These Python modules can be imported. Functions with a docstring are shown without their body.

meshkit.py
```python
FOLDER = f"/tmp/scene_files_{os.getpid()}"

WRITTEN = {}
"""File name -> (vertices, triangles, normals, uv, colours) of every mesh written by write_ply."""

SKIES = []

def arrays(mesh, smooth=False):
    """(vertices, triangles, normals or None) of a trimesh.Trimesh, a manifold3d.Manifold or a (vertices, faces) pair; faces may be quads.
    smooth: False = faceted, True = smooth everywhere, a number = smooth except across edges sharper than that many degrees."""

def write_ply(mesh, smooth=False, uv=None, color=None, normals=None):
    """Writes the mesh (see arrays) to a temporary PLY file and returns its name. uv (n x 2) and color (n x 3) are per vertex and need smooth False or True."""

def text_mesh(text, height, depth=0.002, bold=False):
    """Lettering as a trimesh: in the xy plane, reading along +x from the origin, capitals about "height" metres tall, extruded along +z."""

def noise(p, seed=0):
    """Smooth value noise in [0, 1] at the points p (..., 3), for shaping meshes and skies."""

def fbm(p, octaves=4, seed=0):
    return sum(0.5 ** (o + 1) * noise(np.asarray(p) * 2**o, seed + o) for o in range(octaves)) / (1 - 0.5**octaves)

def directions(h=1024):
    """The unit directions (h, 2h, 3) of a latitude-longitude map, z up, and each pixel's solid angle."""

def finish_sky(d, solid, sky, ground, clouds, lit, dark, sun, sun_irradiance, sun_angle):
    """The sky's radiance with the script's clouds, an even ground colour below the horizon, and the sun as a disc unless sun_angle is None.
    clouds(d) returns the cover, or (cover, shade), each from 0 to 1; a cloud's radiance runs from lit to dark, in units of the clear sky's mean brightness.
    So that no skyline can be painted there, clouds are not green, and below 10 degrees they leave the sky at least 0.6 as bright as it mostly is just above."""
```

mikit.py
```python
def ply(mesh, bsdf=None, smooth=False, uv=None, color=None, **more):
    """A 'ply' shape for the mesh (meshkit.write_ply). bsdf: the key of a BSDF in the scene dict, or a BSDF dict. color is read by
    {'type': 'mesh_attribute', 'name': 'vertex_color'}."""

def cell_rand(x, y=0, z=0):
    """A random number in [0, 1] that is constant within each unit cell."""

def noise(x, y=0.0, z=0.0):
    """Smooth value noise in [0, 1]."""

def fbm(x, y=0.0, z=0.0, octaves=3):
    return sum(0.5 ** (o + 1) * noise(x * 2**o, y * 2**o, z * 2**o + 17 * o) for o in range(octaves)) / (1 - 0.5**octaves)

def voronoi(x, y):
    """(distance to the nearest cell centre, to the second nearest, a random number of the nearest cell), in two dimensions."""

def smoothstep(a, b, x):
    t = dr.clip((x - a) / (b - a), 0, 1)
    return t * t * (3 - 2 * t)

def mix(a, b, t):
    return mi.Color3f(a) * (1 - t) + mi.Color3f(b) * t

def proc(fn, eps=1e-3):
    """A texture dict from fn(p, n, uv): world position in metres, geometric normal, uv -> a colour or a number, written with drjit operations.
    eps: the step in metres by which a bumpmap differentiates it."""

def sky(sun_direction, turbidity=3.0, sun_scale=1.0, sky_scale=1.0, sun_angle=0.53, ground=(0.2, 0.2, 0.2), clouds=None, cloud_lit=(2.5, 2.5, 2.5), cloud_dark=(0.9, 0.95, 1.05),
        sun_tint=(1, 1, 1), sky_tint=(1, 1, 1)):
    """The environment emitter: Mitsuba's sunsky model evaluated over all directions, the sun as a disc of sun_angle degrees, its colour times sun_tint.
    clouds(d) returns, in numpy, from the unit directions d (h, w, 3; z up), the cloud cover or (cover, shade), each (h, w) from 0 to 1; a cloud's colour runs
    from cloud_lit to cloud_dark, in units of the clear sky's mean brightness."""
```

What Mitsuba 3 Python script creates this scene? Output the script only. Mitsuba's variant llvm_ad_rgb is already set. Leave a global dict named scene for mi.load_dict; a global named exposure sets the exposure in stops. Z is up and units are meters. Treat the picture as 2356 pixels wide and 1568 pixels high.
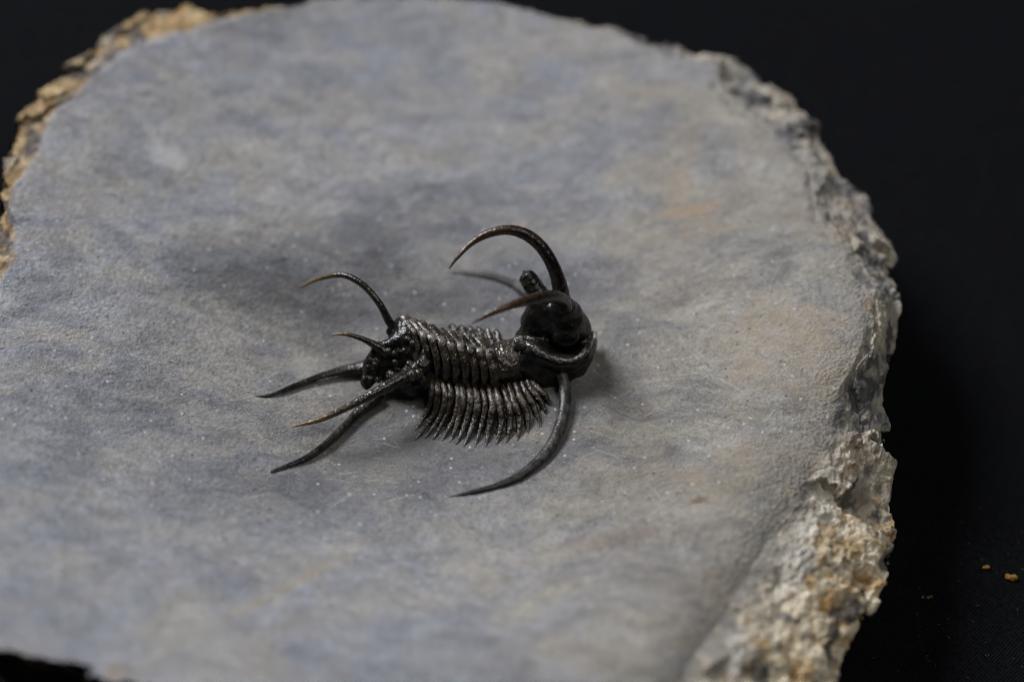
import math, random
import numpy as np, trimesh, manifold3d, drjit as dr, mitsuba as mi, mikit, meshkit
from mikit import proc, noise, fbm, voronoi, smoothstep, mix, cell_rand
T = mi.ScalarTransform4f
scene, labels = {}, {}
RNG = np.random.default_rng(7)
MM = 1e-3
H = 22 * MM                                   # height of the slab's worked face above the cloth

# ------------------------------------------------------------------ camera
W2, H2 = 2356.0, 1568.0                       # measuring grid laid over the photograph
ELEV, FOV, DIST = math.radians(48), 24.0, 0.412
aim = np.array([0, 0, H])
back = np.array([0, -math.cos(ELEV), math.sin(ELEV)])
eye = aim + DIST * back
right, up = np.array([1.0, 0, 0]), np.array([0, math.sin(ELEV), math.cos(ELEV)])
TX = math.tan(math.radians(FOV / 2))


def P(u, v, h=0.0, base=H):
    """The point of the plane z = base + h (h in mm) that is seen at (u, v) of the measuring grid."""
    x, y = (u - W2 / 2) / (W2 / 2) * TX, -(v - H2 / 2) / (W2 / 2) * TX
    d = -back + x * right + y * up
    t = (base + h * MM - eye[2]) / d[2]
    return eye + t * d


focus = float((eye - P(1178, 985)) @ back)
scene['camera'] = {'type': 'thinlens', 'fov': FOV, 'fov_axis': 'x', 'aperture_radius': 7.0 * MM, 'focus_distance': focus,
                   'near_clip': 0.01, 'far_clip': 20.0, 'to_world': T().look_at(origin=eye.tolist(), target=aim.tolist(), up=[0, 0, 1])}

# ------------------------------------------------------------------ light: one big soft lamp up on the left, one weak added fill overhead
def softbox(key, pos, target, w, h, radiance, label):
    m = T().look_at(origin=pos, target=target, up=[0, 1, 0.01])
    scene[key + '__diffuser'] = {'type': 'rectangle', 'to_world': m @ T().scale([w / 2, h / 2, 1]), 'bsdf': {'type': 'ref', 'id': 'lamp_white'},
                                 'emitter': {'type': 'area', 'radiance': {'type': 'rgb', 'value': radiance}}}
    box = trimesh.creation.box((w + 0.03, h + 0.03, 0.12))
    scene[key + '__housing'] = mikit.ply(box, 'lamp_black', to_world=m @ T().translate([0, 0, -0.07]))
    labels[key] = {'label': label, 'category': 'lamp'}


scene['lamp_white'] = {'type': 'diffuse', 'reflectance': {'type': 'rgb', 'value': 0.7}}
scene['lamp_black'] = {'type': 'diffuse', 'reflectance': {'type': 'rgb', 'value': 0.03}}
softbox('softbox', [-0.56, 0.52, 0.80], [0, 0, H], 0.38, 0.38, [37.0, 37.3, 38.8], 'large soft lamp high on the left, out of the picture')
softbox('fill_lamp', [0.75, -0.25, 1.7], [0, 0, H], 0.9, 0.9, [4.2, 4.15, 4.0], 'added soft fill lamp above the slab, out of the picture')  # unseen fill, added to brighten the lower-right rim
exposure = -0.10

# ------------------------------------------------------------------ helpers
def obj(key, mesh, bsdf, smooth=True, uv=None, label=None, kind=None, **kw):
    scene[key] = mikit.ply(mesh, bsdf, smooth, uv, **kw)
    if label or kind:
        labels.setdefault(key, {})
        if label: labels[key]['label'] = label
        if kind: labels[key]['kind'] = kind


COUNT = {}
def numbered(name):
    n = COUNT.get(name, 0)
    COUNT[name] = n + 1
    return name if n == 0 else f'{name}_{n:03d}'


def spline(pts, n):
    """Catmull-Rom through the rows of pts, evenly by chord length."""
    p = np.asarray(pts, float)
    p = np.vstack([2 * p[0] - p[1], p, 2 * p[-1] - p[-2]])
    L = np.concatenate([[0], np.cumsum(np.linalg.norm(np.diff(p[1:-1, :3], axis=0), axis=1))])
    s = np.linspace(0, L[-1], n)
    i = np.clip(np.searchsorted(L, s, side='right') - 1, 0, len(L) - 2)
    t = ((s - L[i]) / (L[i + 1] - L[i]))[:, None]
    a, b, c, d = p[i], p[i + 1], p[i + 2], p[i + 3]
    return 0.5 * (2 * b + (c - a) * t + (2 * a - 5 * b + 4 * c - d) * t ** 2 + (3 * b - a - 3 * c + d) * t ** 3)


def tube(pts, radii, n=60, k=16, squash=1.0, up0=(0, 0, 1), rough=0.0, seed=0, freq=2500):
    """A tapering closed tube; squash flattens it along up0. Returns (mesh, uv), u along the tube."""
    q = spline(np.column_stack([np.asarray(pts), np.asarray(radii)]), n)
    c, r = q[:, :3], np.maximum(q[:, 3], 2e-5)
    t = np.gradient(c, axis=0)
    t /= np.linalg.norm(t, axis=1, keepdims=True)
    side = np.cross(t, up0)
    side /= np.linalg.norm(side, axis=1, keepdims=True) + 1e-12
    nrm = np.cross(side, t)
    a = np.linspace(0, 2 * np.pi, k, endpoint=False)
    v = c[:, None] + r[:, None, None] * (np.cos(a)[None, :, None] * side[:, None] + squash * np.sin(a)[None, :, None] * nrm[:, None])
    if rough:
        d = meshkit.fbm(v * freq, 3, seed)[..., None] - 0.5
        v = v + (v - c[:, None]) * d * rough
    uv = np.stack(np.broadcast_arrays(np.linspace(0, 1, n)[:, None], a[None] / (2 * np.pi)), -1).reshape(-1, 2)
    v = np.vstack([v.reshape(-1, 3), c[0], c[-1] + t[-1] * r[-1]])
    uv = np.vstack([uv, [0, 0], [1, 0]])
    i, j = np.meshgrid(np.arange(n - 1), np.arange(k), indexing='ij')
    A, B, C_, D = i * k + j, i * k + (j + 1) % k, (i + 1) * k + (j + 1) % k, (i + 1) * k + j
    f = np.vstack([np.stack([A, B, C_], -1).reshape(-1, 3), np.stack([A, C_, D], -1).reshape(-1, 3)])
    jj = np.arange(k)
    f = np.vstack([f, np.stack([jj * 0 + n * k, (jj + 1) % k, jj], 1), np.stack([jj * 0 + n * k + 1, (n - 1) * k + jj, (n - 1) * k + (jj + 1) % k], 1)])
    m = trimesh.Trimesh(v, f, process=False)
    if m.volume < 0:
        m.faces = m.faces[:, ::-1]
    return m, uv


def blob(balls, edge=0.35, k=1.0, rough=0.25, freq=900, seed=1):
    """One smooth skin (mm) round balls (point, radius mm[, point2, radius2]): smooth union by level set, lumped by noise."""
    caps = [(np.asarray(b[0]) / MM, b[1], np.asarray(b[2] if len(b) > 2 else b[0]) / MM, b[3] if len(b) > 3 else b[1]) for b in balls]
    A, R1, B, R2 = (np.array([c[i] for c in caps]) for i in range(4))
    AB = B - A
    L2 = np.maximum((AB ** 2).sum(1), 1e-9)
    org = A.mean(0)
    lo = np.minimum(A - R1[:, None], B - R2[:, None]).min(0) - 1.5 - org
    hi = np.maximum(A + R1[:, None], B + R2[:, None]).max(0) + 1.5 - org

    def f(x, y, z):
        p = np.array((x, y, z)) + org
        ap = p - A
        t = np.clip((ap * AB).sum(1) / L2, 0, 1)
        d = np.sqrt(((ap - AB * t[:, None]) ** 2).sum(1)) - (R1 + (R2 - R1) * t)
        m = d.min()
        return -(m - k * math.log(np.exp(-(d - m) / k).sum()))

    man = manifold3d.Manifold.level_set(f, [*lo, *hi], edge, 0.0)
    me = man.to_mesh()
    m = trimesh.Trimesh(me.vert_properties[:, :3], me.tri_verts, process=True)
    trimesh.smoothing.filter_taubin(m, iterations=6)
    m.vertices += org
    n = m.vertex_normals
    m.vertices = (m.vertices + n * (rough * (meshkit.fbm(m.vertices * MM * freq, 4, seed) - 0.5)[:, None])) * MM
    return m


# ------------------------------------------------------------------ materials
def rock_top(p, n, uv):
    x, y, z = p.x * 1000, p.y * 1000, p.z * 1000            # mm
    x0, y0 = x, y
    x = x + 9.0 * (fbm(x0 * 0.07 + 4, y0 * 0.07, 2.0, 3) - 0.5)
    y = y + 9.0 * (fbm(x0 * 0.07 + 34, y0 * 0.07, 5.0, 3) - 0.5)
    big = fbm(x * 0.045 + 3.1, y * 0.06 + 8.2, z * 0.05, 4)
    mid = fbm(x * 0.16 + 11, y * 0.24 - 4, z * 0.1, 4)
    strk = fbm(x * 0.22 - y * 0.10, y * 0.75 + x * 0.12 + 40, 3.0, 3)
    fine = fbm(x * 1.7, y * 1.9, z, 3)
    grain = noise(x * 5.3, y * 5.6, z * 5)
    x, y = x0, y0
    warmside = smoothstep(-5.0, 45.0, x - 0.25 * y)
    cool, warm = mi.Color3f(0.203, 0.210, 0.233), mi.Color3f(0.220, 0.207, 0.184)
    c = mix(cool, warm, dr.clip(smoothstep(0.38, 0.66, mid * 0.6 + big * 0.4) * 0.75 + warmside * 0.75, 0, 1))
    c = c * (0.36 + 0.60 * big + 0.34 * mid + 0.46 * strk)
    c = c * mix(mi.Color3f(1.0), mi.Color3f(0.66, 0.66, 0.68), smoothstep(0.56, 0.72, fbm(x * 0.15 + 71, y * 0.3 + 2, 4.0, 5)) * 0.35)
    c = mix(c, mi.Color3f(0.30, 0.305, 0.315), smoothstep(0.60, 0.72, fbm(x * 0.21 + 11, y * 0.34 + 52, 9.0, 5)) * 0.25)
    c = c * (0.30 + 0.66 * fine + 0.52 * grain + 0.22 * noise(x * 9, y * 9, z * 9))
    # browner rock ground down round the fossil; the hollow's soft shade is painted in too
    brown_shade = dr.sqrt(dr.square((x - BROWN_SHADE[0]) / 46) + dr.square((y - BROWN_SHADE[1]) / 33)) + (big - 0.5) * 1.3 + (mid - 0.5) * 0.8
    c = c * mix(mi.Color3f(1.0), mi.Color3f(0.48, 0.46, 0.43), 1 - smoothstep(0.1, 1.5, brown_shade))
    # ochre staining of the right half, with thin veins
    vein = 1 - smoothstep(0.0, 0.035, dr.abs(fbm(x * 0.11 + 60, y * 0.11 + x * 0.05, 1.0, 4) - 0.5))
    ochre = smoothstep(12.0, 34.0, x) * smoothstep(0.46, 0.66, fbm(x * 0.07 + 5, y * 0.09 + 31, 7.0, 4))
    c = mix(c, mi.Color3f(0.26, 0.212, 0.158), dr.clip(ochre * (0.10 + 0.5 * fine) * (0.3 + mid) + vein * ochre * 0.5, 0, 0.7))
    # rusty, pale and dark blots; a few paint the shade of dips
    def blot(cx, cy, rx, ry, a, col, amt, c):
        ca, sa = math.cos(a), math.sin(a)
        dx, dy = x - cx, y - cy
        q = dr.sqrt(dr.square((dx * ca + dy * sa) / rx) + dr.square((dy * ca - dx * sa) / ry)) + (fine - 0.5) * 1.3 + (mid - 0.5) * 2.2
        return mix(c, mi.Color3f(col), amt * (1 - smoothstep(0.35, 1.25, q)))
    for b in BLOTS:
        c = blot(*b, c)
    # tool scratches: one short line in each cell of a grid, some pale, some dark
    for size, wide, keep, seed in ((7.0, 0.10, 0.24, 1), (3.6, 0.07, 0.22, 2), (11.0, 0.14, 0.22, 3)):
        gx_, gy_ = x / size + 0.37 * seed, y / size + 0.61 * seed
        i_, j_ = dr.floor(gx_), dr.floor(gy_)
        on, an = cell_rand(i_, j_, seed), (cell_rand(i_, j_, seed + 20) - 0.5) * 2.2
        px_, py_ = (gx_ - i_ - 0.35 - 0.3 * cell_rand(i_, j_, seed + 40)) * size, (gy_ - j_ - 0.35 - 0.3 * cell_rand(i_, j_, seed + 60)) * size
        along, across = px_ * dr.cos(an) + py_ * dr.sin(an), py_ * dr.cos(an) - px_ * dr.sin(an)
        across = across + 0.06 * along * along / size + (fine - 0.5) * 0.25
        lit = (1 - smoothstep(wide * 0.4, wide * 1.6, dr.abs(across))) * (1 - smoothstep(0.16, 0.32, dr.abs(along) / size)) * dr.select(on < keep, 1.0, 0.0)
        c = mix(c, dr.select(cell_rand(i_, j_, seed + 80) > 0.4, mi.Color3f(0.36, 0.36, 0.355), mi.Color3f(0.085, 0.083, 0.082)), lit * (0.20 + 0.40 * grain))
    # pale flecks of calcite and dark pin-holes
    d1, _, r1 = voronoi(x * 0.42, y * 0.42)
    c = mix(c, mi.Color3f(0.42, 0.42, 0.41), (1 - smoothstep(0.05, 0.05 + 0.10 * r1, d1)) * dr.select(r1 > 0.90, 0.8, 0.0))
    d2, _, r2 = voronoi(x * 1.1 + 7, y * 1.3 + 3)
    c = mix(c, mi.Color3f(0.40, 0.40, 0.40), (1 - smoothstep(0.08, 0.24, d2)) * dr.select(r2 > 0.955, 0.5, 0.0))
    d3, _, r3 = voronoi(x * 0.31 + 5, y * 0.37 + 9)
    c = mix(c, mi.Color3f(0.07, 0.065, 0.06), (1 - smoothstep(0.04, 0.13, d3)) * dr.select(r3 > 0.86, 0.7, 0.0))
    return c


def rock_rim(p, n, uv):
    x, y, z = p.x * 1000, p.y * 1000, p.z * 1000
    a = fbm(x * 0.16 + 9, y * 0.16, z * 0.22 + 4, 4)
    b = fbm(x * 0.45, y * 0.45 + 20, z * 0.5, 4)
    g = fbm(x * 1.6, y * 1.6, z * 1.6 + 5, 3)
    grain = noise(x * 4.5, y * 4.5, z * 4.5)
    left = smoothstep(-30.0, -55.0, x)
    tanside = dr.maximum(smoothstep(-30.0, -62.0, x), smoothstep(-18.0, -48.0, y) * smoothstep(0, 30, x))
    grey = mix(mi.Color3f(0.28, 0.262, 0.228), mi.Color3f(0.13, 0.13, 0.135), smoothstep(0.40, 0.62, b))
    tan = mix(mi.Color3f(0.62, 0.54, 0.40), mi.Color3f(0.44, 0.32, 0.18), smoothstep(0.42, 0.66, b))
    tan = mix(tan, mix(mi.Color3f(0.36, 0.27, 0.145), mi.Color3f(0.19, 0.125, 0.06), smoothstep(0.40, 0.6, b)), left)
    grey = mix(grey, mi.Color3f(0.20, 0.185, 0.16), left * 0.6)
    c = mix(grey, tan, dr.clip(smoothstep(0.60, 0.42, a) * (0.25 + 0.75 * tanside) + 0.75 * tanside - 0.35 * left * smoothstep(0.40, 0.56, a), 0, 1))
    rust = smoothstep(0.60, 0.72, fbm(x * 0.3 + 50, y * 0.3, z * 0.3, 3)) * (0.2 + 0.8 * tanside)
    c = mix(c, mi.Color3f(0.34, 0.19, 0.06), rust * 0.7)
    c = mix(c, mi.Color3f(0.045, 0.045, 0.05), smoothstep(0.52, 0.64, fbm(x * 0.26 + 13, y * 0.26 + 3, z * 0.34, 4)) * 0.85)
    c = c * (0.62 + 0.45 * g + 0.32 * grain)
    lip = (1 - smoothstep(0.05, 0.17, dr.abs(uv.y - 1.13 + (b - 0.5) * 0.3))) * smoothstep(-18.0, -40.0, y) * smoothstep(20, 40, x)
    c = mix(c, mi.Color3f(0.60, 0.57, 0.50), lip * smoothstep(0.38, 0.58, a * 0.5 + b * 0.5) * 0.85)
    t = smoothstep(0.99, 1.20, uv.y + (b - 0.5) * 0.40)
    return mix(rock_top(p, n, uv), c, t)


BLOTS = []
BROWN_SHADE = [float(t) for t in P(960, 880) / MM]
def add_blot(u, v, rx, ry, ang, col, amt):
    q = P(u, v) / MM
    BLOTS.append((float(q[0]), float(q[1]), rx, ry, math.radians(ang), col, amt))
add_blot(1605, 1195, 1.9, 1.6, 0, (0.13, 0.085, 0.055), 0.8)
add_blot(640, 128, 7.0, 6.0, -15, (0.10, 0.10, 0.095), 0.55)
add_blot(395, 440, 3.6, 2.2, -30, (0.36, 0.36, 0.36), 0.6)
add_blot(365, 405, 3.4, 0.9, -55, (0.34, 0.34, 0.34), 0.5)
add_blot(420, 455, 1.5, 2.8, 20, (0.34, 0.34, 0.34), 0.5)
add_blot(685, 290, 3.0, 2.2, -30, (0.27, 0.265, 0.24), 0.6)
add_blot(1585, 528, 7.0, 1.6, 5, (0.31, 0.22, 0.14), 0.55)
add_blot(690, 1385, 15.0, 1.2, 42, (0.26, 0.21, 0.14), 0.5)
add_blot(160, 660, 3.8, 5.2, 0, (0.13, 0.125, 0.13), 0.5)
add_blot(560, 705, 11.0, 4.5, -10, (0.10, 0.10, 0.10), 0.42)  # soft shade of the dip left of the tail, painted as a smudge
add_blot(915, 630, 1.1, 1.3, 0, (0.08, 0.08, 0.08), 0.6)
add_blot(860, 1050, 9.0, 5.0, 30, (0.125, 0.125, 0.12), 0.4)  # shade of the pit below the ribs, painted dark
add_blot(1300, 560, 18.0, 3.0, 8, (0.25, 0.235, 0.20), 0.35)
add_blot(272, 534, 1.3, 0.45, -4, (0.03, 0.028, 0.025), 0.95)  # dark inside of a crevice, painted as a dash
add_blot(268, 527, 1.3, 0.40, -4, (0.38, 0.37, 0.34), 0.8)
add_blot(656, 613, 0.55, 0.4, -30, (0.04, 0.04, 0.04), 0.9)
add_blot(1400, 1275, 12.0, 2.2, 12, (0.17, 0.13, 0.10), 0.40)


def rock_bump(p, n, uv):
    x, y, z = p.x * 1000, p.y * 1000, p.z * 1000
    return fbm(x * 2.2, y * 2.4, z * 2.2, 4) * 1.0 + 0.35 * noise(x * 7, y * 7, z * 7)


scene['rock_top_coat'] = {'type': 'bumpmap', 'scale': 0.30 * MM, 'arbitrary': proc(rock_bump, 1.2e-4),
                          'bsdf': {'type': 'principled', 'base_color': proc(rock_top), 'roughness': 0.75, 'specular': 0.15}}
scene['rock_rim_coat'] = {'type': 'bumpmap', 'scale': 0.40 * MM, 'arbitrary': proc(rock_bump, 1.2e-4),
                          'bsdf': {'type': 'principled', 'base_color': proc(rock_rim), 'roughness': 0.75, 'specular': 0.3}}


def shell_col(p, n, uv):
    x, y, z = p.x * 1000, p.y * 1000, p.z * 1000
    a = fbm(x * 0.8, y * 0.8, z * 0.8, 3)
    g = noise(x * 5, y * 5, z * 5)
    c = mix(mi.Color3f(0.005, 0.0046, 0.0044), mi.Color3f(0.020, 0.016, 0.012), smoothstep(0.35, 0.7, a))
    return mix(c, mi.Color3f(0.17, 0.15, 0.12), smoothstep(0.72, 0.9, g) * smoothstep(0.4, 0.62, a) * 0.5)


def dusty_col(p, n, uv):
    x, y, z = p.x * 1000, p.y * 1000, p.z * 1000
    a = fbm(x * 0.9 + 4, y * 0.9, z * 0.9, 3)
    g = noise(x * 4.2, y * 4.2, z * 4.2)
    c = mix(mi.Color3f(0.006, 0.0054, 0.0046), mi.Color3f(0.026, 0.022, 0.016), smoothstep(0.38, 0.68, a))
    return mix(c, mi.Color3f(0.16, 0.145, 0.12), smoothstep(0.66, 0.9, g) * 0.4) * mi.Color3f(1.2, 1.0, 0.80)


def spine_col(p, n, uv):
    x, y, z = p.x * 1000, p.y * 1000, p.z * 1000
    g = fbm(x * 1.5, y * 1.5, z * 1.5, 3)
    c = mix(mi.Color3f(0.007, 0.006, 0.005), mi.Color3f(0.022, 0.015, 0.010), smoothstep(0.4, 0.7, g))
    return mix(c, mi.Color3f(0.17, 0.105, 0.035), smoothstep(0.55, 0.92, uv.x + (g - 0.5) * 0.25) * 0.75)


def buried_col(p, n, uv):
    x, y, z = p.x * 1000, p.y * 1000, p.z * 1000
    g = fbm(x * 1.2, y * 1.2, z * 1.2, 3)
    c = mix(mi.Color3f(0.030, 0.029, 0.030), mi.Color3f(0.085, 0.080, 0.075), smoothstep(0.3, 0.7, g))
    return mix(c, mi.Color3f(0.13, 0.125, 0.12), smoothstep(0.5, 1.0, uv.x) * 0.8)


def shell_bump(p, n, uv):
    x, y, z = p.x * 1000, p.y * 1000, p.z * 1000
    return fbm(x * 2.6, y * 2.6, z * 2.6, 3) + 0.55 * noise(x * 5, y * 5, z * 5)


def shell(name, col, rough, bump, spec=0.5):
    scene[name] = {'type': 'bumpmap', 'scale': bump * MM, 'arbitrary': proc(shell_bump, 1.0e-4),
                   'bsdf': {'type': 'principled', 'base_color': proc(col), 'roughness': rough, 'specular': spec}}
def ring_col(p, n, uv):
    g = fbm(p.x * 1300, p.y * 1300, p.z * 1300, 3)
    top = smoothstep(0.02, 0.16, uv.y) * smoothstep(0.52, 0.40, uv.y)          # swollen outer side only: wear, with the nodes' highlights painted into it
    worn_glint = (smoothstep(0.26, 0.04, dr.abs(uv.x - 0.62)) * 0.8 + smoothstep(0.26, 0.04, dr.abs(uv.x + 0.25))) * top
    return mix(dusty_col(p, n, uv), mi.Color3f(0.30, 0.275, 0.24), dr.clip(worn_glint * smoothstep(0.40, 0.62, g), 0, 1) * 0.4)


def rib_col(p, n, uv):
    g = fbm(p.x * 1500, p.y * 1500, p.z * 1500, 3)
    worn_glint = smoothstep(0.16, 0.26, uv.x) * smoothstep(0.56, 0.44, uv.x) * smoothstep(0.40, 0.62, g) * smoothstep(0.30, 0.05, dr.abs(uv.y - 0.28))  # pale wear on the rib's back, painted to carry its highlight too
    return mix(mix(dusty_col(p, n, uv) * mi.Color3f(1.05, 1.0, 0.95), mi.Color3f(0.22, 0.20, 0.17), worn_glint * 0.4), mi.Color3f(0.10, 0.094, 0.084), smoothstep(0.66, 1.05, uv.x + (g - 0.5) * 0.5) * 0.6)


def head_col(p, n, uv):
    return shell_col(p, n, uv) * 0.55


def horn_col(p, n, uv):
    g = fbm(p.x * 1500, p.y * 1500, p.z * 1500, 3)
    c = mix(mi.Color3f(0.006, 0.005, 0.0045), mi.Color3f(0.022, 0.014, 0.009), smoothstep(0.4, 0.7, g))
    return mix(c, mi.Color3f(0.085, 0.042, 0.016), smoothstep(0.35, 0.95, uv.x + (g - 0.5) * 0.25) * 0.6)


shell('shell_coat', shell_col, 0.34, 0.10, 0.45)
shell('head_coat', head_col, 0.30, 0.10, 0.35)
shell('dusty_coat', dusty_col, 0.34, 0.15, 0.8)
shell('ring_coat', ring_col, 0.34, 0.14, 0.6)
shell('rib_coat', rib_col, 0.40, 0.15, 0.55)
shell('spine_coat', spine_col, 0.28, 0.10)
def genal_col(p, n, uv):
    g = fbm(p.x * 1300, p.y * 1300, p.z * 1300, 3)
    return mix(mi.Color3f(0.012, 0.0115, 0.011), mi.Color3f(0.055, 0.052, 0.048), smoothstep(0.35, 0.7, g)) * (1.0 - 0.75 * smoothstep(0.4, 0.85, uv.x))


def ridge_col(p, n, uv):
    g = fbm(p.x * 1400, p.y * 1400, p.z * 1400, 3)
    return mix(mi.Color3f(0.025, 0.023, 0.02), mi.Color3f(0.16, 0.15, 0.135), smoothstep(0.46, 0.66, g))


shell('horn_coat', horn_col, 0.30, 0.10)
shell('genal_coat', genal_col, 0.42, 0.08, 0.4)
shell('ridge_coat', ridge_col, 0.28, 0.16, 1.0)
shell('buried_coat', buried_col, 0.6, 0.2, 0.3)


def cloth_col(p, n, uv):
    x, y = p.x * 1000, p.y * 1000
    w = 0.5 + 0.5 * dr.sin(x * 9.2 + 1.5 * noise(x * 0.3, y * 0.3)) * dr.sin(y * 8.4 + 1.5 * noise(y * 0.3, x * 0.3))
    return mi.Color3f(0.0040, 0.0043, 0.0052) * (0.2 + 1.0 * w + 0.9 * noise(x * 2.5, y * 2.5))


def cloth_bump(p, n, uv):
    x, y = p.x * 1000, p.y * 1000
    return dr.sin(x * 9.2 + 1.5 * noise(x * 0.3, y * 0.3)) * dr.sin(y * 8.4 + 1.5 * noise(y * 0.3, x * 0.3)) + 0.8 * noise(x * 1.3, y * 1.3)


scene['cloth_coat'] = {'type': 'bumpmap', 'scale': 0.10 * MM, 'arbitrary': proc(cloth_bump, 1.0e-4),
                       'bsdf': {'type': 'principled', 'base_color': proc(cloth_col), 'roughness': 0.95, 'specular': 0.04}}

# ------------------------------------------------------------------ black cloth
n = 240
g = np.sign(np.linspace(-1, 1, n)) * np.abs(np.linspace(-1, 1, n)) ** 2.2 * 2.0
gx, gy = np.meshgrid(g, g, indexing='ij')
gz = 2.2 * MM * (meshkit.fbm(np.stack([gx * 14, gy * 14, gx * 0], -1), 3, 5) - 0.5) * np.clip((np.hypot(gx, gy) - 0.02) / 0.1, 0, 1) - 1.0 * MM
ii, jj = np.meshgrid(np.arange(n - 1), np.arange(n - 1), indexing='ij')
q = np.stack([ii * n + jj, (ii + 1) * n + jj, (ii + 1) * n + jj + 1, ii * n + jj + 1], -1).reshape(-1, 4)
obj('cloth', (np.stack([gx, gy, gz], -1).reshape(-1, 3), q), 'cloth_coat', True, kind='structure', label='matt black woven cloth under the rock slab')
CLOTH_XYZ = (g, gz)


def cloth_z(x, y):
    i, j = np.clip(np.searchsorted(g, [x, y]), 1, n - 1)
    return float(gz[i - 1:i + 1, j - 1:j + 1].max())


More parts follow.
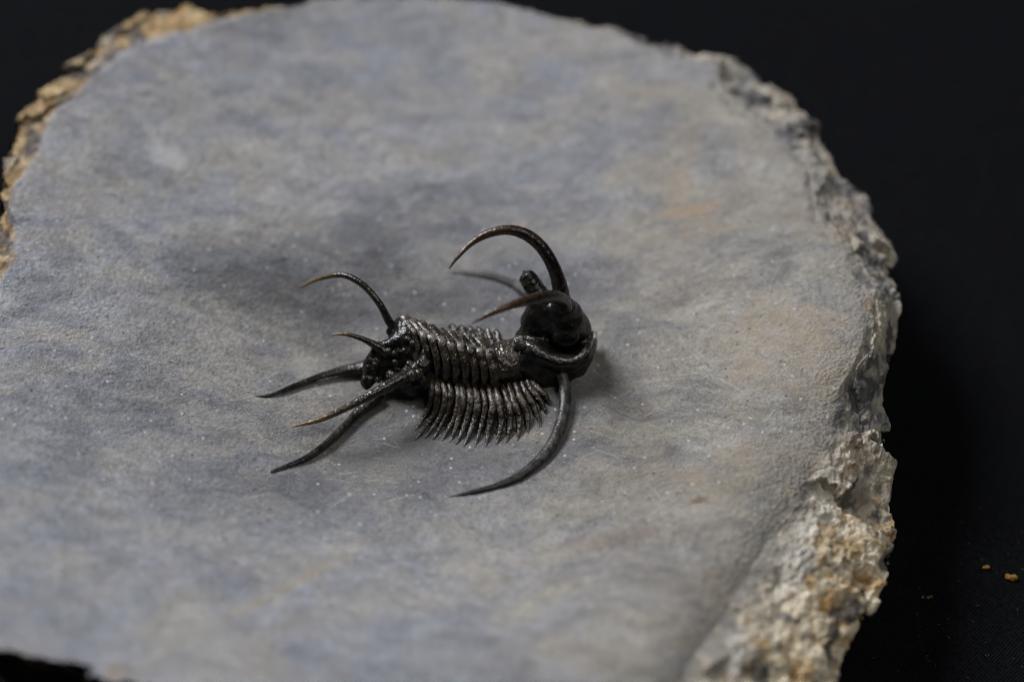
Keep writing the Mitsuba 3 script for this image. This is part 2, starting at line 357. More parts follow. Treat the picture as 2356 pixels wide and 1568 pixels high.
# ------------------------------------------------------------------ rock slab
# outline, clockwise from the upper left: (inner edge of the rough rim) (outer silhouette) height of the silhouette below the face, mm
RIM = [
    (415, 86, 380, 18, 1.5), (500, 56, 465, 9, 1.0), (572, 34, 560, 27, 0.8), (650, 20, 645, 12, 0.6), (800, 2, 800, -6, 0.5), (1000, -3, 1000, -10, 0.5),
    (1150, 9, 1150, 2, 0.5), (1225, 28, 1225, 20, 0.6), (1300, 52, 1302, 42, 0.8), (1360, 62, 1365, 50, 1.0), (1430, 84, 1440, 64, 1.2),
    (1470, 104, 1480, 84, 1.4), (1520, 122, 1530, 101, 1.6), (1600, 146, 1610, 112, 2.0), (1645, 175, 1680, 130, 2.5), (1672, 236, 1735, 160, 3.0),
    (1763, 306, 1830, 228, 3.5), (1812, 348, 1872, 278, 4.0), (1857, 390, 1898, 335, 4.5), (1871, 440, 1940, 402, 5.0), (1880, 500, 1998, 450, 6.0),
    (1905, 545, 2018, 500, 6.5), (1941, 582, 2057, 585, 7.0), (1958, 630, 2048, 617, 7.5), (1970, 671, 2073, 668, 8.0), (1984, 718, 2073, 720, 8.5),
    (1985, 778, 2066, 775, 9.0), (1962, 840, 2055, 850, 9.5), (1936, 885, 2046, 895, 10), (1918, 927, 2043, 940, 10.5), (1907, 969, 2050, 985, 11),
    (1880, 1049, 2060, 1040, 11.5), (1850, 1100, 2050, 1100, 12), (1822, 1145, 2050, 1150, 12.5), (1769, 1240, 2068, 1235, 14), (1705, 1346, 2045, 1335, 15),
    (1647, 1442, 1990, 1440, 16), (1589, 1521, 1950, 1520, 17), (1530, 1610, 1890, 1630, 17), (1400, 1700, 1700, 1740, 15), (1200, 1730, 1300, 1800, 12),
    (900, 1740, 900, 1770, 8), (600, 1670, 600, 1685, 4), (420, 1612, 415, 1625, 2.5), (240, 1562, 238, 1572, 2), (150, 1532, 148, 1542, 2), (60, 1508, 58, 1518, 2),
    (-20, 1488, -25, 1498, 2), (-120, 1440, -140, 1450, 3), (-180, 1250, -215, 1250, 4), (-150, 1000, -200, 1000, 4), (-60, 800, -120, 800, 4), (-20, 690, -75, 690, 3.5),
    (28, 610, -45, 610, 3), (47, 534, -30, 540, 3), (20, 470, -14, 480, 2.5), (36, 430, -2, 418, 2.2), (99, 344, 9, 357, 3), (129, 258, 38, 275, 3), (172, 226, 116, 181, 2.5), (215, 184, 186, 127, 2.2),
    (262, 146, 240, 78, 2.0), (312, 114, 294, 42, 2.0), (360, 96, 332, 24, 1.8)]
NT, NR, NW = 1500, 300, 110
CENTRE = P(1090, 800)


def closed_spline(pts, n):
    p = np.asarray(pts, float)
    m = len(p)
    L = np.concatenate([[0], np.cumsum(np.linalg.norm(np.diff(np.vstack([p, p[:1]]), axis=0), axis=1))])
    s = np.linspace(0, L[-1], n, endpoint=False)
    i = np.clip(np.searchsorted(L, s, side='right') - 1, 0, m - 1)
    t = ((s - L[i]) / (L[i + 1] - L[i]))[:, None]
    a, b, c, d = p[(i - 1) % m], p[i], p[(i + 1) % m], p[(i + 2) % m]
    return 0.5 * (2 * b + (c - a) * t + (2 * a - 5 * b + 4 * c - d) * t ** 2 + (3 * b - a - 3 * c + d) * t ** 3)


BODY = P(1120, 850)
DISH, PIT = P(760, 770), P(850, 1040)
BOWL = P(1060, 830)


def top_height(x, y):
    """Relief of the worked face, mm, at x, y (metres)."""
    p = np.stack([x / MM, y / MM, x * 0], -1)
    z = 1.5 * (meshkit.fbm(p * 0.028, 3, 11) - 0.5) + 0.5 * (meshkit.fbm(p * 0.11, 3, 12) - 0.5) + 0.28 * (meshkit.fbm(p * np.array([0.35, 0.6, 1]), 5, 13) - 0.5)
    d = np.hypot((x - BODY[0]) / MM / 29, (y - BODY[1]) / MM / 21)
    z = z * np.clip(d - 0.2, 0.25, 1)
    left = np.hypot((x - DISH[0]) / MM / 26, (y - DISH[1]) / MM / 17)
    bowl = 12.0 * np.minimum(np.hypot((x - BOWL[0]) / MM / 75, (y - BOWL[1]) / MM / 82), 1.2) ** 2
    mound = 0.9 * np.exp(-(((x - BODY[0]) / MM / 17) ** 2 + ((y - BODY[1]) / MM / 10.5) ** 2) ** 2)
    return z + bowl + mound - 4.4 * np.exp(-left ** 2 * 1.2) - 2.0 * np.exp(-(((x - PIT[0]) / MM / 13) ** 2 + ((y - PIT[1]) / MM / 9) ** 2)) - 0.7 * np.exp(-((d - 0.78) / 0.42) ** 2)


def G(u, v, h=0.0):
    """As P, but h is measured from the rock's own relief."""
    p = P(u, v, h)
    for _ in range(6):
        p = P(u, v, h + float(top_height(p[0], p[1])))
    return p


rows = []
for u1, v1, u2, v2, dz in RIM:
    a_ = G(u1, v1, -(0.3 + 0.05 * (u1 > 1600 and v1 > 1000)) * dz)
    lift = (a_[2] - H) / MM + (0.3 + 0.05 * (u1 > 1600 and v1 > 1000)) * dz
    rows.append([*P(u2, v2, lift - dz), a_[0], a_[1], H - (0.3 + 0.05 * (u1 > 1600 and v1 > 1000)) * dz * MM])
rim = closed_spline(np.array(rows), NT)
sil, inn = rim[:, :3], rim[:, 3:]


s = np.linspace(0, 1, NR) ** 0.85
ring = CENTRE + s[:, None, None] * (inn - CENTRE)                       # (NR, NT, 3)
fade = np.clip((1 - s) / 0.05, 0, 1)[:, None] ** 1.0
ring[..., 2] = H + (ring[..., 2] - H) * (np.clip((s - 0.80) / 0.20, 0, 1)[:, None] ** 2) + top_height(ring[..., 0], ring[..., 1]) * MM
# rim: inner edge -> silhouette -> tucked in to the cloth
outw = sil - CENTRE
outw[:, 2] = 0
outw /= np.linalg.norm(outw, axis=1, keepdims=True)
foot = sil - outw * (3.0 + 0.30 * (sil[:, 2:3] / MM)) * MM
foot[:, 2] = -0.6 * MM
top_in = ring[-1]
w = np.linspace(0, 1, NW)[1:, None, None]
t1, t2 = np.clip(w / 0.6, 0, 1), np.clip((w - 0.6) / 0.4, 0, 1)
bulge = np.sin(np.pi * t1) * (0.05 + 0.9 * 0) * MM
wall = np.where(w < 0.6, top_in + (sil - top_in) * t1, sil + (foot - sil) * t2)
wall[..., 2] += (np.sin(np.pi * t1) * 0.20 * np.abs(sil[:, 2] - top_in[:, 2])[None, :, None])[..., 0]
V = np.vstack([ring.reshape(-1, 3), wall.reshape(-1, 3)])
N_ALL = NR + NW - 1
i, j = np.meshgrid(np.arange(N_ALL - 1), np.arange(NT), indexing='ij')
A, B, C_, D = i * NT + j, (i + 1) * NT + j, (i + 1) * NT + (j + 1) % NT, i * NT + (j + 1) % NT
quads = np.stack([A, D, C_, B], -1)
full = trimesh.Trimesh(V, np.vstack([quads.reshape(-1, 4)[:, [0, 1, 2]], quads.reshape(-1, 4)[:, [0, 2, 3]]]), process=False)
nv = np.array(full.vertex_normals)
if nv[(NR // 2) * NT, 2] < 0:
    quads = quads[..., ::-1]
    nv = -nv
vv = np.concatenate([s, 1 + np.linspace(0, 1, NW)[1:]])                 # 0..1 face, 1..2 rim
pm = V / MM
chip = np.abs(meshkit.fbm(pm * 0.16, 4, 21) - 0.5) * 2
lump = meshkit.fbm(pm * 0.36, 5, 22) - 0.5
fine = meshkit.fbm(pm * 1.1, 4, 23) - 0.5
step = np.floor(meshkit.fbm(pm * np.array([0.09, 0.09, 0.22]), 4, 24) * 9) / 9 - 0.5
ragged = (vv[:, None] + 0 * rim[:, :1].T).reshape(-1) + 0.030 * (meshkit.fbm(pm * 0.22, 4, 25) - 0.5) * 2
amount = np.clip((ragged - 0.985) / 0.22, 0, 1)
amount *= np.clip(np.linalg.norm(sil - inn, axis=1) / (np.where(inn[:, 0] < -0.03, 8, 14) * MM), 0.12, 1)[None, :].repeat(N_ALL, 0).reshape(-1)
from scipy.spatial import cKDTree


def facets(q, size, slope, seed):
    """Broken planes: every cell of a random 3D mosaic is a plane of its own tilt."""
    r_ = np.random.default_rng(seed)
    on = amount > 0
    out = np.zeros(len(q))
    lo_, hi_ = q[on].min(0), q[on].max(0)
    c_ = r_.uniform(lo_, hi_, (int(np.prod((hi_ - lo_) / size)), 3))
    w_ = q[on] + (meshkit.fbm(q[on] * 0.5, 3, seed)[:, None] - 0.5) * size * 0.5
    k_ = cKDTree(c_).query(w_)[1]
    out[on] = ((w_ - c_[k_]) * r_.normal(0, slope, (len(c_), 3))[k_]).sum(1)
    return out


disp = amount * (-0.3 - 0.5 * (1 - chip) ** 3 + 0.8 * lump + 0.85 * fine + 0.3 * step + 0.65 * facets(pm, 8.0, 0.17, 31) + 0.40 * facets(pm, 2.2, 0.18, 32)) * MM
disp -= np.exp(-((ragged - 1.004) / 0.018) ** 2) * 1.0 * MM * np.clip(meshkit.fbm(pm * 0.12, 3, 41) * 4 - 1.4, 0, 1) * np.clip((pm[:, 1] - 10) / 15, 0, 1) * np.clip((pm[:, 0] - 20) / 15, 0, 1) * np.clip(np.linalg.norm(sil - inn, axis=1) / (9 * MM), 0.1, 1)[None, :].repeat(N_ALL, 0).reshape(-1)
disp = np.where(disp > 0, 0.9 * MM * np.tanh(disp / (0.9 * MM)), disp)
V = V + nv * disp[:, None]
V[:, 2] = np.maximum(V[:, 2], -0.8 * MM)
UV = np.stack(np.broadcast_arrays((np.arange(NT) / NT)[None, :], vv[:, None]), -1).reshape(-1, 2)
CUT = NR - 20                                                           # the ragged rim starts a little inside the edge
vn = trimesh.Trimesh(V, np.vstack([quads.reshape(-1, 4)[:, [0, 1, 2]], quads.reshape(-1, 4)[:, [0, 2, 3]]]), process=False).vertex_normals


def part_of_slab(key, r0, r1, bsdf, label):
    qs = quads[r0:r1].reshape(-1, 4) - r0 * NT
    a, b = r0 * NT, (r1 + 1) * NT
    obj(key, (V[a:b], qs), bsdf, True, UV[a:b], label=label)


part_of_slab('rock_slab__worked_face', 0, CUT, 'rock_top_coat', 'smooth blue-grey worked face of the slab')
part_of_slab('rock_slab__broken_rim', CUT, N_ALL - 1, 'rock_rim_coat', 'rough broken rim, tan and grey')
labels['rock_slab'] = {'label': 'blue-grey limestone slab with rough tan broken rim lying on black cloth', 'category': 'rock'}

# ------------------------------------------------------------------ trilobite
F = 'trilobite_fossil'
labels[F] = {'label': 'glossy black horned trilobite fossil standing proud of the grey rock slab', 'category': 'fossil'}
LAT = np.array([-0.45, 0.893, 0])             # towards the far side of the body
AX = np.array([0.893, 0.45, 0])               # towards the head


def part(name, mesh, bsdf, smooth=True, uv=None, label=None, parent=F):
    key = numbered(parent + '__' + name)
    obj(key, mesh, bsdf, smooth, uv, label)
    return key


def spine(name, pts, diam, label=None, parent=F, bsdf='spine_coat', n=70, k=18, rough=0.14, seed=0, squash=1.0, lying=False):
    """pts: (u, v, height mm) from base to tip; diam in mm along it."""
    c = [(G if lying else P)(*p) for p in pts]
    r = np.interp(np.linspace(0, 1, len(c)), np.linspace(0, 1, len(diam)), np.maximum(diam, 0.22)) / 2 * MM
    r = r * np.random.default_rng(seed + 50).uniform(0.92, 1.08, len(r))
    m, uv = tube(c, r, n, k, 0.75 if lying else squash, rough=rough, seed=seed)
    return part(name, m, bsdf, True, uv, label, parent)


# --- thorax: axial rings
Z3 = lambda x, y: ((1450 + x / 2.4125) / 1.63, (1100 + y / 2.4125) / 1.63)
NB = [(305, 590), (388, 655), (470, 702), (553, 736), (637, 757), (721, 773), (805, 786), (888, 797), (978, 806), (1110, 806)]
rw = [4.3, 4.5, 4.7, 4.7, 4.6, 4.5, 4.4, 4.3, 4.2, 4.2]
rh = [3.0, 3.7, 4.1, 4.3, 4.2, 4.0, 3.8, 3.6, 3.5, 3.6]
hb = [4.6, 4.6, 4.5, 4.4, 4.2, 3.9, 3.6, 3.3, 3.1, 2.8]
wid = [1.85, 1.8, 1.8, 1.8, 1.8, 1.8, 1.75, 1.7, 2.0, 3.4]
centres = []
for q_, (zx, zy) in enumerate(NB):
    near = P(*Z3(zx, zy), hb[q_])
    c = near + LAT * rw[q_] * MM
    centres.append(c)


def arch(c, w, h, width, seed, proud=0.42, bow=1.0):
    """A shelly ring: an arch across the body with a swollen, backward overhanging profile along it."""
    na, npf = 56, 16
    phi = np.linspace(-1.85, 1.85, na)
    a = np.linspace(0, 2 * np.pi, npf, endpoint=False)
    pa = np.cos(a) * width * 0.52 - 0.12 * width * np.sin(a)
    pr = np.sin(a) * proud
    rr = meshkit.noise(np.stack([phi * 3.2, phi * 0 + seed * 3.7, phi * 0], -1), seed) * 0.35
    node = 0.50 * np.exp(-((phi - 0.62) / 0.22) ** 2) + 0.55 * np.exp(-((phi + 0.28) / 0.20) ** 2)
    k = 1 + 0 * phi
    radial_w, radial_h = w + (pr[None] + node[:, None] * (np.sin(a) > 0) + rr[:, None] * 0.5 * (np.sin(a) > 0)), h + (pr[None] + node[:, None] * (np.sin(a) > 0) + rr[:, None] * 0.5 * (np.sin(a) > 0))
    thin = (0.55 + 0.45 * np.cos(phi * 0.75))[:, None]
    pos = (c[None, None] + LAT * (np.sin(phi)[:, None] * radial_w * MM)[..., None] + np.array([0, 0, 1.0]) * (np.cos(phi)[:, None] * radial_h * MM)[..., None]
           + AX * (((pa[None] * thin) + bow * np.cos(phi)[:, None] - 0.25) * MM)[..., None])
    pos = pos + (meshkit.fbm(pos * 1800, 3, seed)[..., None] - 0.5) * np.array([0, 0, 1]) * 0.35 * MM
    v = pos.reshape(-1, 3)
    i, j = np.meshgrid(np.arange(na - 1), np.arange(npf), indexing='ij')
    f = np.stack([i * npf + j, i * npf + (j + 1) % npf, (i + 1) * npf + (j + 1) % npf, (i + 1) * npf + j], -1).reshape(-1, 4)
    f = np.vstack([f[:, [0, 1, 2]], f[:, [0, 2, 3]]])
    cap = [[0, x + 1, x] for x in range(1, npf - 1)] + [[(na - 1) * npf, (na - 1) * npf + x, (na - 1) * npf + x + 1] for x in range(1, npf - 1)]
    m = trimesh.Trimesh(v, np.vstack([f, cap]), process=False)
    if m.volume < 0:
        m.faces = m.faces[:, ::-1]
    uv = np.stack(np.broadcast_arrays(phi[:, None], a[None] / (2 * np.pi)), -1).reshape(-1, 2)
    return m, uv


for q_ in range(len(NB)):
    if q_ == 9:                                # the smooth swollen lobe behind the head
        part('axial_ring', blob([(centres[8] + (AX * 0.6 + np.array([0, 0, -0.5])) * MM, 3.6, centres[9] + (AX * 3.2 + np.array([0, 0, -0.6])) * MM, 3.9)], 0.35, 0.3, 0.7, 1200, 5), 'dusty_coat', True)
        continue
    m, uv = arch(centres[q_], rw[q_], rh[q_], wid[q_], q_ + 3, proud=0.62)
    part('axial_ring', m, 'ring_coat', True, uv)

# the dark body under the rings and ribs
core = [(centres[a] + np.array([0, 0, -0.8 * MM]), rh[a] - 1.3, centres[a + 1] + np.array([0, 0, -0.8 * MM]), rh[a + 1] - 1.2) for a in range(1, 9)]
core += [(centres[a] + s_ * LAT * 2.0 * MM + np.array([0, 0, -3.4 * MM]), 3.0) for a in range(2, 10, 2) for s_ in (-1, 1)]
part('body_core', blob(core, 0.6, 0.4, 0.3), 'shell_coat', True)

# --- thorax: ribs of the near side (start, knee, bend, tip on the zoomed photograph), mirrored ones on the far side
RIBS = [((395, 690), (415, 850), (400, 1010), (300, 1245)), ((440, 705), (470, 880), (455, 1060), (300, 1330)), ((490, 718), (528, 900), (510, 1085), (390, 1310)),
        ((545, 735), (588, 905), (560, 1090), (460, 1335)), ((600, 750), (645, 915), (620, 1100), (530, 1345)), ((655, 765), (702, 930), (680, 1110), (600, 1350)),
        ((712, 778), (760, 945), (740, 1120), (670, 1370)), ((775, 792), (820, 965), (800, 1135), (730, 1390)), ((845, 805), (888, 980), (872, 1145), (830, 1395)),
        ((915, 815), (958, 995), (950, 1160), (920, 1392)), ((980, 822), (1030, 1005), (1040, 1170), (1010, 1375)), ((1045, 822), (1100, 1005), (1120, 1165), (1100, 1350)),
        ((1105, 818), (1160, 990), (1195, 1135), (1200, 1320)), ((1165, 810), (1215, 950), (1275, 1080), (1290, 1260)), ((1215, 800), (1265, 915), (1335, 1020), (1400, 1215)),
        ((1265, 790), (1315, 880), (1385, 970), (1450, 1110)),
        ((1300, 780), (1365, 850), (1430, 915), (1492, 1010))]
RIBS = [(a, b, (c[0] - 8 * (c[0] < 900), c[1]), (d[0] - (34 if d[0] < 900 else 10), d[1])) for a, b, c, d in RIBS]
shield_rows = []
for q_, (a, b, c, d) in enumerate(RIBS):
    f = q_ / (len(RIBS) - 1)
    h0 = 3.3 - 1.1 * f
    hs = (h0, h0 - 0.2, 1.3 - 0.2 * f, -0.1)
    pts = [(G if k_ > 1 else P)(*Z3(*z), h) for k_, (z, h) in enumerate(zip((a, b, c, d), hs))]
    jit = RNG.normal(0, 0.12 * MM, (4, 3)) * np.array([1, 1, 0.5])
    pts = [p + k for p, k in zip(pts, jit)]
    shield_rows.append(pts)
    r = np.array([0.48, 0.56, 0.52, 0.20]) * MM * RNG.uniform(0.85, 1.12)
    m, uv = tube(pts, r, 60, 14, 0.9, rough=0.6, seed=30 + q_, freq=1700)
    part('pleural_rib', m, 'rib_coat', True, uv)
for q_ in range(8, 14):
    c = centres[0] + (centres[9] + AX * 0.6 * MM - centres[0]) * (q_ / 11.0)
    st = c + LAT * (np.interp(q_, range(10), rw[:10]) - 0.2) * MM
    st[2] = H + (np.interp(q_, range(10), hb[:10]) - 1.7) * MM
    sweep = -0.45 + 0.075 * q_
    pts = [st, st + (LAT * 3.4 + AX * (sweep * 0.6)) * MM + np.array([0, 0, 0.5 * MM]), st + (LAT * 5.5 + AX * sweep * 1.4) * MM, st + (LAT * 7.0 + AX * sweep * 2.2) * MM]
    pts[2][2], pts[3][2] = H + 1.8 * MM, H + 0.2 * MM
    m, uv = tube(pts, np.array([0.5, 0.56, 0.52, 0.42]) * MM, 40, 12, 0.85, rough=0.9, seed=60 + q_, freq=1700)
    part('pleural_rib', m, 'dusty_coat', True, uv)


def sheet(rows, drop, n=40):
    """A lofted skin a little below the given rows, closed down to the rock."""
    g_ = np.array([spline(np.array(r_), n) for r_ in rows])
    g_ = np.array([spline(g_[:, k_], 60) for k_ in range(n)]).transpose(1, 0, 2)
    t_ = g_.copy()
    t_[..., 2] -= drop * MM
    t_[..., 2] = np.maximum(t_[..., 2], H - 1.2 * MM)
    lo_ = t_.copy()
    lo_[..., 2] = H - 2.5 * MM
    a_, b_ = t_.shape[:2]
    idx = np.arange(a_ * b_).reshape(a_, b_)
    q1 = np.stack([idx[:-1, :-1], idx[1:, :-1], idx[1:, 1:], idx[:-1, 1:]], -1).reshape(-1, 4)
    q2 = q1[:, ::-1] + a_ * b_
    edge = np.concatenate([idx[0, :], idx[1:, -1], idx[-1, -2::-1], idx[-2:0:-1, 0]])
    nxt = np.roll(edge, -1)
    q3 = np.stack([edge, nxt, nxt + a_ * b_, edge + a_ * b_], -1)
    m = trimesh.Trimesh(np.vstack([t_.reshape(-1, 3), lo_.reshape(-1, 3)]), np.vstack([np.vstack([q1, q2, q3])[:, [0, 1, 2]], np.vstack([q1, q2, q3])[:, [0, 2, 3]]]), process=False)
    if m.volume < 0:
        m.faces = m.faces[:, ::-1]
    return m


part('pleural_shield', sheet([r_[:3] + [r_[2] + 0.35 * (r_[3] - r_[2])] for r_ in shield_rows], 0.55), 'shell_coat', 40)

# --- cephalon
RIMPATH = [(1210, 792, 6.2, .6), (1228, 806, 6.2, .8), (1250, 821, 5.8, .85), (1284, 833, 5.1, .85), (1318, 832, 4.8, .85), (1342, 817, 4.7, .85), (1355, 792, 4.4, .8)]
head = [(P(1304, 782, 1.2), 3.5), (P(1338, 792, 2.6), 1.9, P(1329, 752, 6.2), 1.9), (P(1329, 752, 6.2), 1.9, P(1314, 714, 10.2), 1.5),
        *[(P(*RIMPATH[k_][:3]), RIMPATH[k_][3], P(*RIMPATH[k_ + 1][:3]), RIMPATH[k_ + 1][3]) for k_ in range(6)],
        *[(P(u_, v_ + 3, h_ - 1.8), r_ + 0.25, P(u2_, v2_ + 3, h2_ - 1.8), r2_ + 0.25) for (u_, v_, h_, r_), (u2_, v2_, h2_, r2_) in zip(RIMPATH[:-1], RIMPATH[1:])], (P(1302, 748, 8.0), 3.0), (P(1297, 706, 12.0), 1.9, P(1293, 688, 14.0), 1.3),
        (P(1236, 738, 7.6), 2.75, P(1242, 702, 10.4), 1.9), (P(1262, 716, 9.5), 2.4), (P(1278, 838, 2.2), 2.6, P(1320, 842, 1.0), 2.3), (P(1240, 800, 4), 2.6),
        (P(1216, 834, 3.2), 2.8), (P(1245, 866, 1.4), 2.1, P(1292, 872, 0.4), 1.5), (P(1215, 778, 4.2), 2.2)]
hk = part('cephalon', blob(head, 0.34, 0.55, 0.35, 700, 4), 'head_coat', True)
# eyes: towers with a rounded, lens-covered cap
def eye_tower(base, tip, r0, r1, name='eye', rough=0.06, bsdf='shell_coat'):
    b_, t_ = base, tip
    d_ = (t_ - b_)
    pts = [b_, b_ + d_ * 0.35, b_ + d_ * 0.7, b_ + d_ * 0.92, t_]
    m, uv = tube(pts, np.array([r0, r0 * 0.95, r1, r1 * 0.8, r1 * 0.25]) * MM, 40, 24, 1.0, up0=(0.2, 1, 0.1), rough=rough, seed=9)
    return part(name, m, bsdf, True, uv, parent=hk)
eye_tower(P(1248, 690, 9), P(1206, 626, 12.5), 1.75, 1.55, rough=0.3)
eye_tower(P(1300, 770, 6.2), P(1304, 768, 8.8), 2.6, 2.2, rough=0.15, bsdf='head_coat')


def ridge(pts, diam, name, bsdf='ridge_coat', rough=0.5, seed=0, freq=1300):
    m, uv = tube([P(*p) for p in pts], np.asarray(diam) / 2 * MM, 70, 12, 1.0, rough=rough, seed=seed, freq=freq)
    return part(name, m, bsdf, True, uv, parent=hk)


ridge([(1203, 786, 6.9), (1226, 800, 7.0), (1250, 815, 6.6), (1284, 828, 5.9), (1318, 828, 5.7), (1342, 814, 5.9), (1356, 790, 5.6), (1361, 764, 5.2)],
      [0.8, 1.15, 1.3, 1.0, 0.85, 1.05, 1.2, 0.7], 'cheek_ridge', rough=0.6, seed=3, freq=1100)
ridge([(1322, 842, 3.6), (1345, 832, 3.2), (1362, 812, 2.8), (1369, 790, 2.4), (1369, 765, 2.6)], [0.5, 0.8, 0.9, 0.8, 0.4], 'front_border', seed=4)
part('occipital_node', blob([(P(1193, 784, 7.2), 0.9), (P(1200, 790, 6.9), 0.8), (P(1190, 792, 6.6), 0.8)], 0.2, 0.3, 0.4, 2500), 'ridge_coat', True, parent=hk)
# horns
spine('horn', [(1297, 712, 12.5), (1290, 668, 16.5), (1279, 628, 19.5), (1261, 590, 22.0), (1235, 557, 24.0), (1202, 536, 25.5), (1163, 529, 26), (1120, 539, 25.5), (1083, 561, 24.5), (1053, 591, 23.5), (1034, 617, 22.5)],
      [2.7, 2.55, 2.4, 2.25, 2.1, 1.85, 1.55, 1.25, 1.0, 0.7, 0.12], 'tall arched horn curling back over the body', parent=hk, bsdf='horn_coat', n=120, seed=5)
spine('horn', [(1301, 708, 13.0), (1296, 690, 16.5), (1275, 682, 19.5), (1242, 685, 22.0), (1202, 694, 23.5), (1160, 708, 24.5), (1120, 725, 24), (1087, 743, 23)],
      [2.3, 2.2, 2.0, 1.8, 1.55, 1.2, 0.85, 0.12], 'shorter brown horn on the near side of the head', parent=hk, bsdf='horn_coat', n=90, seed=6)
# genal spines
spine('genal_spine', [(1284, 842, 2.6), (1294, 868, 2.0), (1300, 900, 1.3), (1298, 945, 1.1), (1288, 985, 0.9), (1266, 1028, 0.8), (1232, 1066, 0.7), (1188, 1098, 0.55), (1130, 1120, 0.4), (1065, 1136, 0.15), (1020, 1147, -0.25)],
      [2.0, 2.0, 1.95, 2.1, 2.2, 2.1, 1.8, 1.4, 1.0, 0.65, 0.3], 'long grey sickle-shaped cheek spine lying on the rock', parent=hk, bsdf='genal_coat', n=110, seed=7, lying=True)
spine('genal_spine', [(1236, 690, 2.5), (1205, 664, 0.5), (1165, 646, 0.05), (1115, 633, -0.05), (1060, 627, -0.12), (1005, 630, -0.3)],
      [2.5, 2.2, 1.8, 1.4, 1.0, 0.5], 'dull far cheek spine half sunk in the rock', parent=hk, bsdf='buried_coat', n=80, seed=8, lying=True)

# --- pygidium and its spines
tail = [(centres[0] + (AX * 0.3 + np.array([0, 0, -0.6])) * MM, 3.4, centres[0] + (AX * -1.2 + np.array([0, 0, -1.2])) * MM, 2.8),
        (P(934, 752, 6.8), 1.3, P(905, 757, 6.0), 1.05), (P(942, 772, 6.4), 1.2, P(885, 801, 5.2), 0.9), (P(978, 838, 5.6), 1.5, P(938, 857, 5.2), 1.2),
        (P(965, 806, 4.2), 2.2, P(885, 822, 3.2), 1.4), (P(858, 842, 2.0), 1.5, P(846, 878, 0.8), 1.2), (P(905, 872, 0.8), 1.7, P(948, 884, 1.0), 2.0),
        (P(985, 866, 2.4), 2.2), (P(868, 800, 4.6), 0.9, P(858, 840, 2.6), 1.0)]
pk = part('pygidium', blob(tail, 0.32, 0.5, 0.8, 900, 6), 'head_coat', True)
for q_, (u, v, h, r) in enumerate([(942, 838, 6.6, .75), (955, 846, 6.4, .85), (948, 862, 6.3, 1.0), (962, 858, 6.3, .8), (925, 858, 6.0, .45), (916, 866, 5.6, .4), (975, 838, 6.3, .7), (972, 870, 5.2, .6),
                                   (893, 806, 6.0, .55), (907, 812, 5.8, .5), (930, 806, 6.6, .5), (908, 832, 5.0, .45), (862, 836, 4.0, .4), (868, 872, 3.6, .4), (940, 772, 6.9, .7), (952, 790, 7.0, .8)]):
    part('tubercle', blob([(P(u, v, h - 0.3), r * 0.85), (P(u + 4, v + 4, h - 0.7), r * 0.75)], max(0.16, r * 0.28), 0.25, 0.3, 2600, q_), 'dusty_coat', True, parent=pk)
spine('tail_spine', [(925, 780, 4.5), (908, 757, 6.2), (893, 735, 7.8), (872, 697, 10.2), (836, 656, 12.0), (790, 633, 12.0), (738, 640, 10.2), (689, 662, 7.2)],
      [2.6, 1.55, 1.35, 1.25, 1.1, 0.95, 0.75, 0.1], 'raised tail spine arching up with an amber tip', parent=pk, n=90, seed=12)
spine('tail_spine', [(893, 815, 4.6), (873, 800, 5.6), (840, 782, 6.8), (803, 770, 7.8), (762, 768, 7.5)], [2.0, 1.45, 1.05, 0.7, 0.1], 'short central tail spine with an orange tip', parent=pk, n=70, seed=13)
spine('tail_spine', [(872, 836, 2.2), (838, 845, 1.5), (785, 853, 1.2), (735, 866, 0.9), (680, 886, 0.7), (625, 907, 0.4), (580, 913, -0.2)], [3.4, 2.8, 1.9, 1.3, 0.95, 0.6, 0.3], 'thick black tail spine lying on the rock on the far side', parent=pk, bsdf='shell_coat', n=80, seed=14, lying=True)
spine('tail_spine', [(955, 856, 5.0), (915, 875, 5.4), (865, 902, 5.4), (800, 936, 5.0), (735, 965, 4.6), (672, 981, 4.0)], [2.8, 2.2, 1.7, 1.25, 0.9, 0.1], 'near tail spine held off the rock with an amber tip', parent=pk, n=80, seed=15)
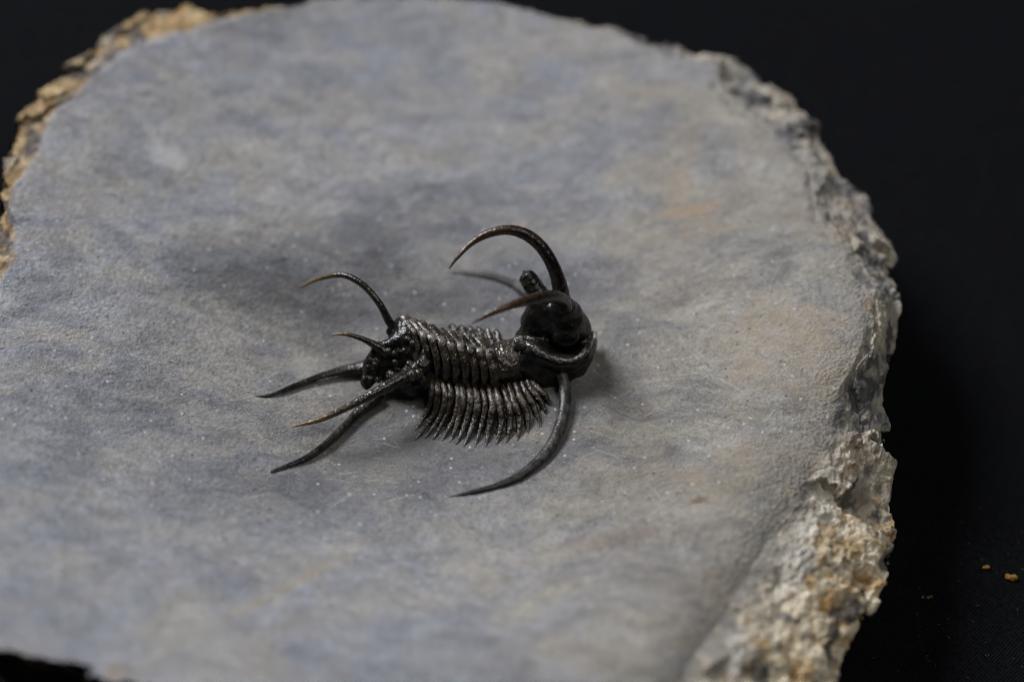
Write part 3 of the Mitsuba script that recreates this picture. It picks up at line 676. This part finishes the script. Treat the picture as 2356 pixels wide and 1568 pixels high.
spine('tail_spine', [(872, 905, 1.6), (840, 932, 1.2), (810, 962, 0.9), (765, 1008, 0.8), (705, 1052, 0.6), (625, 1084, 0.2)], [2.4, 2.0, 1.6, 1.35, 1.1, 0.5], 'nearest tail spine lying on the rock', parent=pk, n=80, seed=16, rough=0.25, bsdf='shell_coat', lying=True)

# ------------------------------------------------------------------ crumbs and lint on the cloth
scene['ochre_coat'] = {'type': 'principled', 'base_color': {'type': 'rgb', 'value': [0.22, 0.11, 0.009]}, 'roughness': 0.7}
scene['dull_ochre_coat'] = {'type': 'principled', 'base_color': {'type': 'rgb', 'value': [0.09, 0.07, 0.02]}, 'roughness': 0.8}
scene['lint_coat'] = {'type': 'principled', 'base_color': {'type': 'rgb', 'value': [0.06, 0.06, 0.058]}, 'roughness': 0.9}


def crumb(key, u, v, parts_, bsdf, seed, label, group=None):
    balls = []
    for du, dv, r in parts_:
        p = P(u + du, v + dv, 0.2, 0.0)
        p[2] = cloth_z(p[0], p[1]) + r * 0.8 * MM
        balls.append((p, r))
    obj(key, blob(balls, 0.14, 0.2, 0.5, 2600, seed), bsdf, 25)
    labels[key] = {'label': label, 'category': 'crumb'}


crumb('rock_crumb', 2330, 1318, [(-7, -1, .42), (2, 2, .4), (9, 0, .42), (-10, -4, .3)], 'ochre_coat', 1, 'bright orange crumb on the black cloth near the right edge')
crumb('rock_crumb_001', 2272, 1294, [(-5, 1, .30), (3, 0, .33)], 'ochre_coat', 2, 'small dull yellow crumb on the cloth left of the orange one')
crumb('rock_crumb_002', 2135, 1362, [(-10, 0, .26), (2, 1, .2), (10, -1, .2)], 'dull_ochre_coat', 3, 'faint olive crumb on the cloth closest to the slab')
lint = []
for _ in range(45):
    u, v = RNG.uniform(2000, 2356), RNG.uniform(1150, 1568)
    p = P(u, v, 0, 0.0)
    p[2] = cloth_z(p[0], p[1]) + 0.03 * MM
    d_ = RNG.normal(0, 1, 3) * np.array([1, 1, 0.2])
    d_ *= RNG.uniform(0.1, 0.35) * MM / np.linalg.norm(d_)
    lint.append(tube([p - d_, p, p + d_ + np.array([0, 0, 0.05 * MM])], [0.03 * MM, 0.05 * MM, 0.03 * MM], 6, 5)[0])
obj('lint_specks', trimesh.util.concatenate(lint), 'lint_coat', True, kind='stuff', label='pale specks of lint scattered on the black cloth')
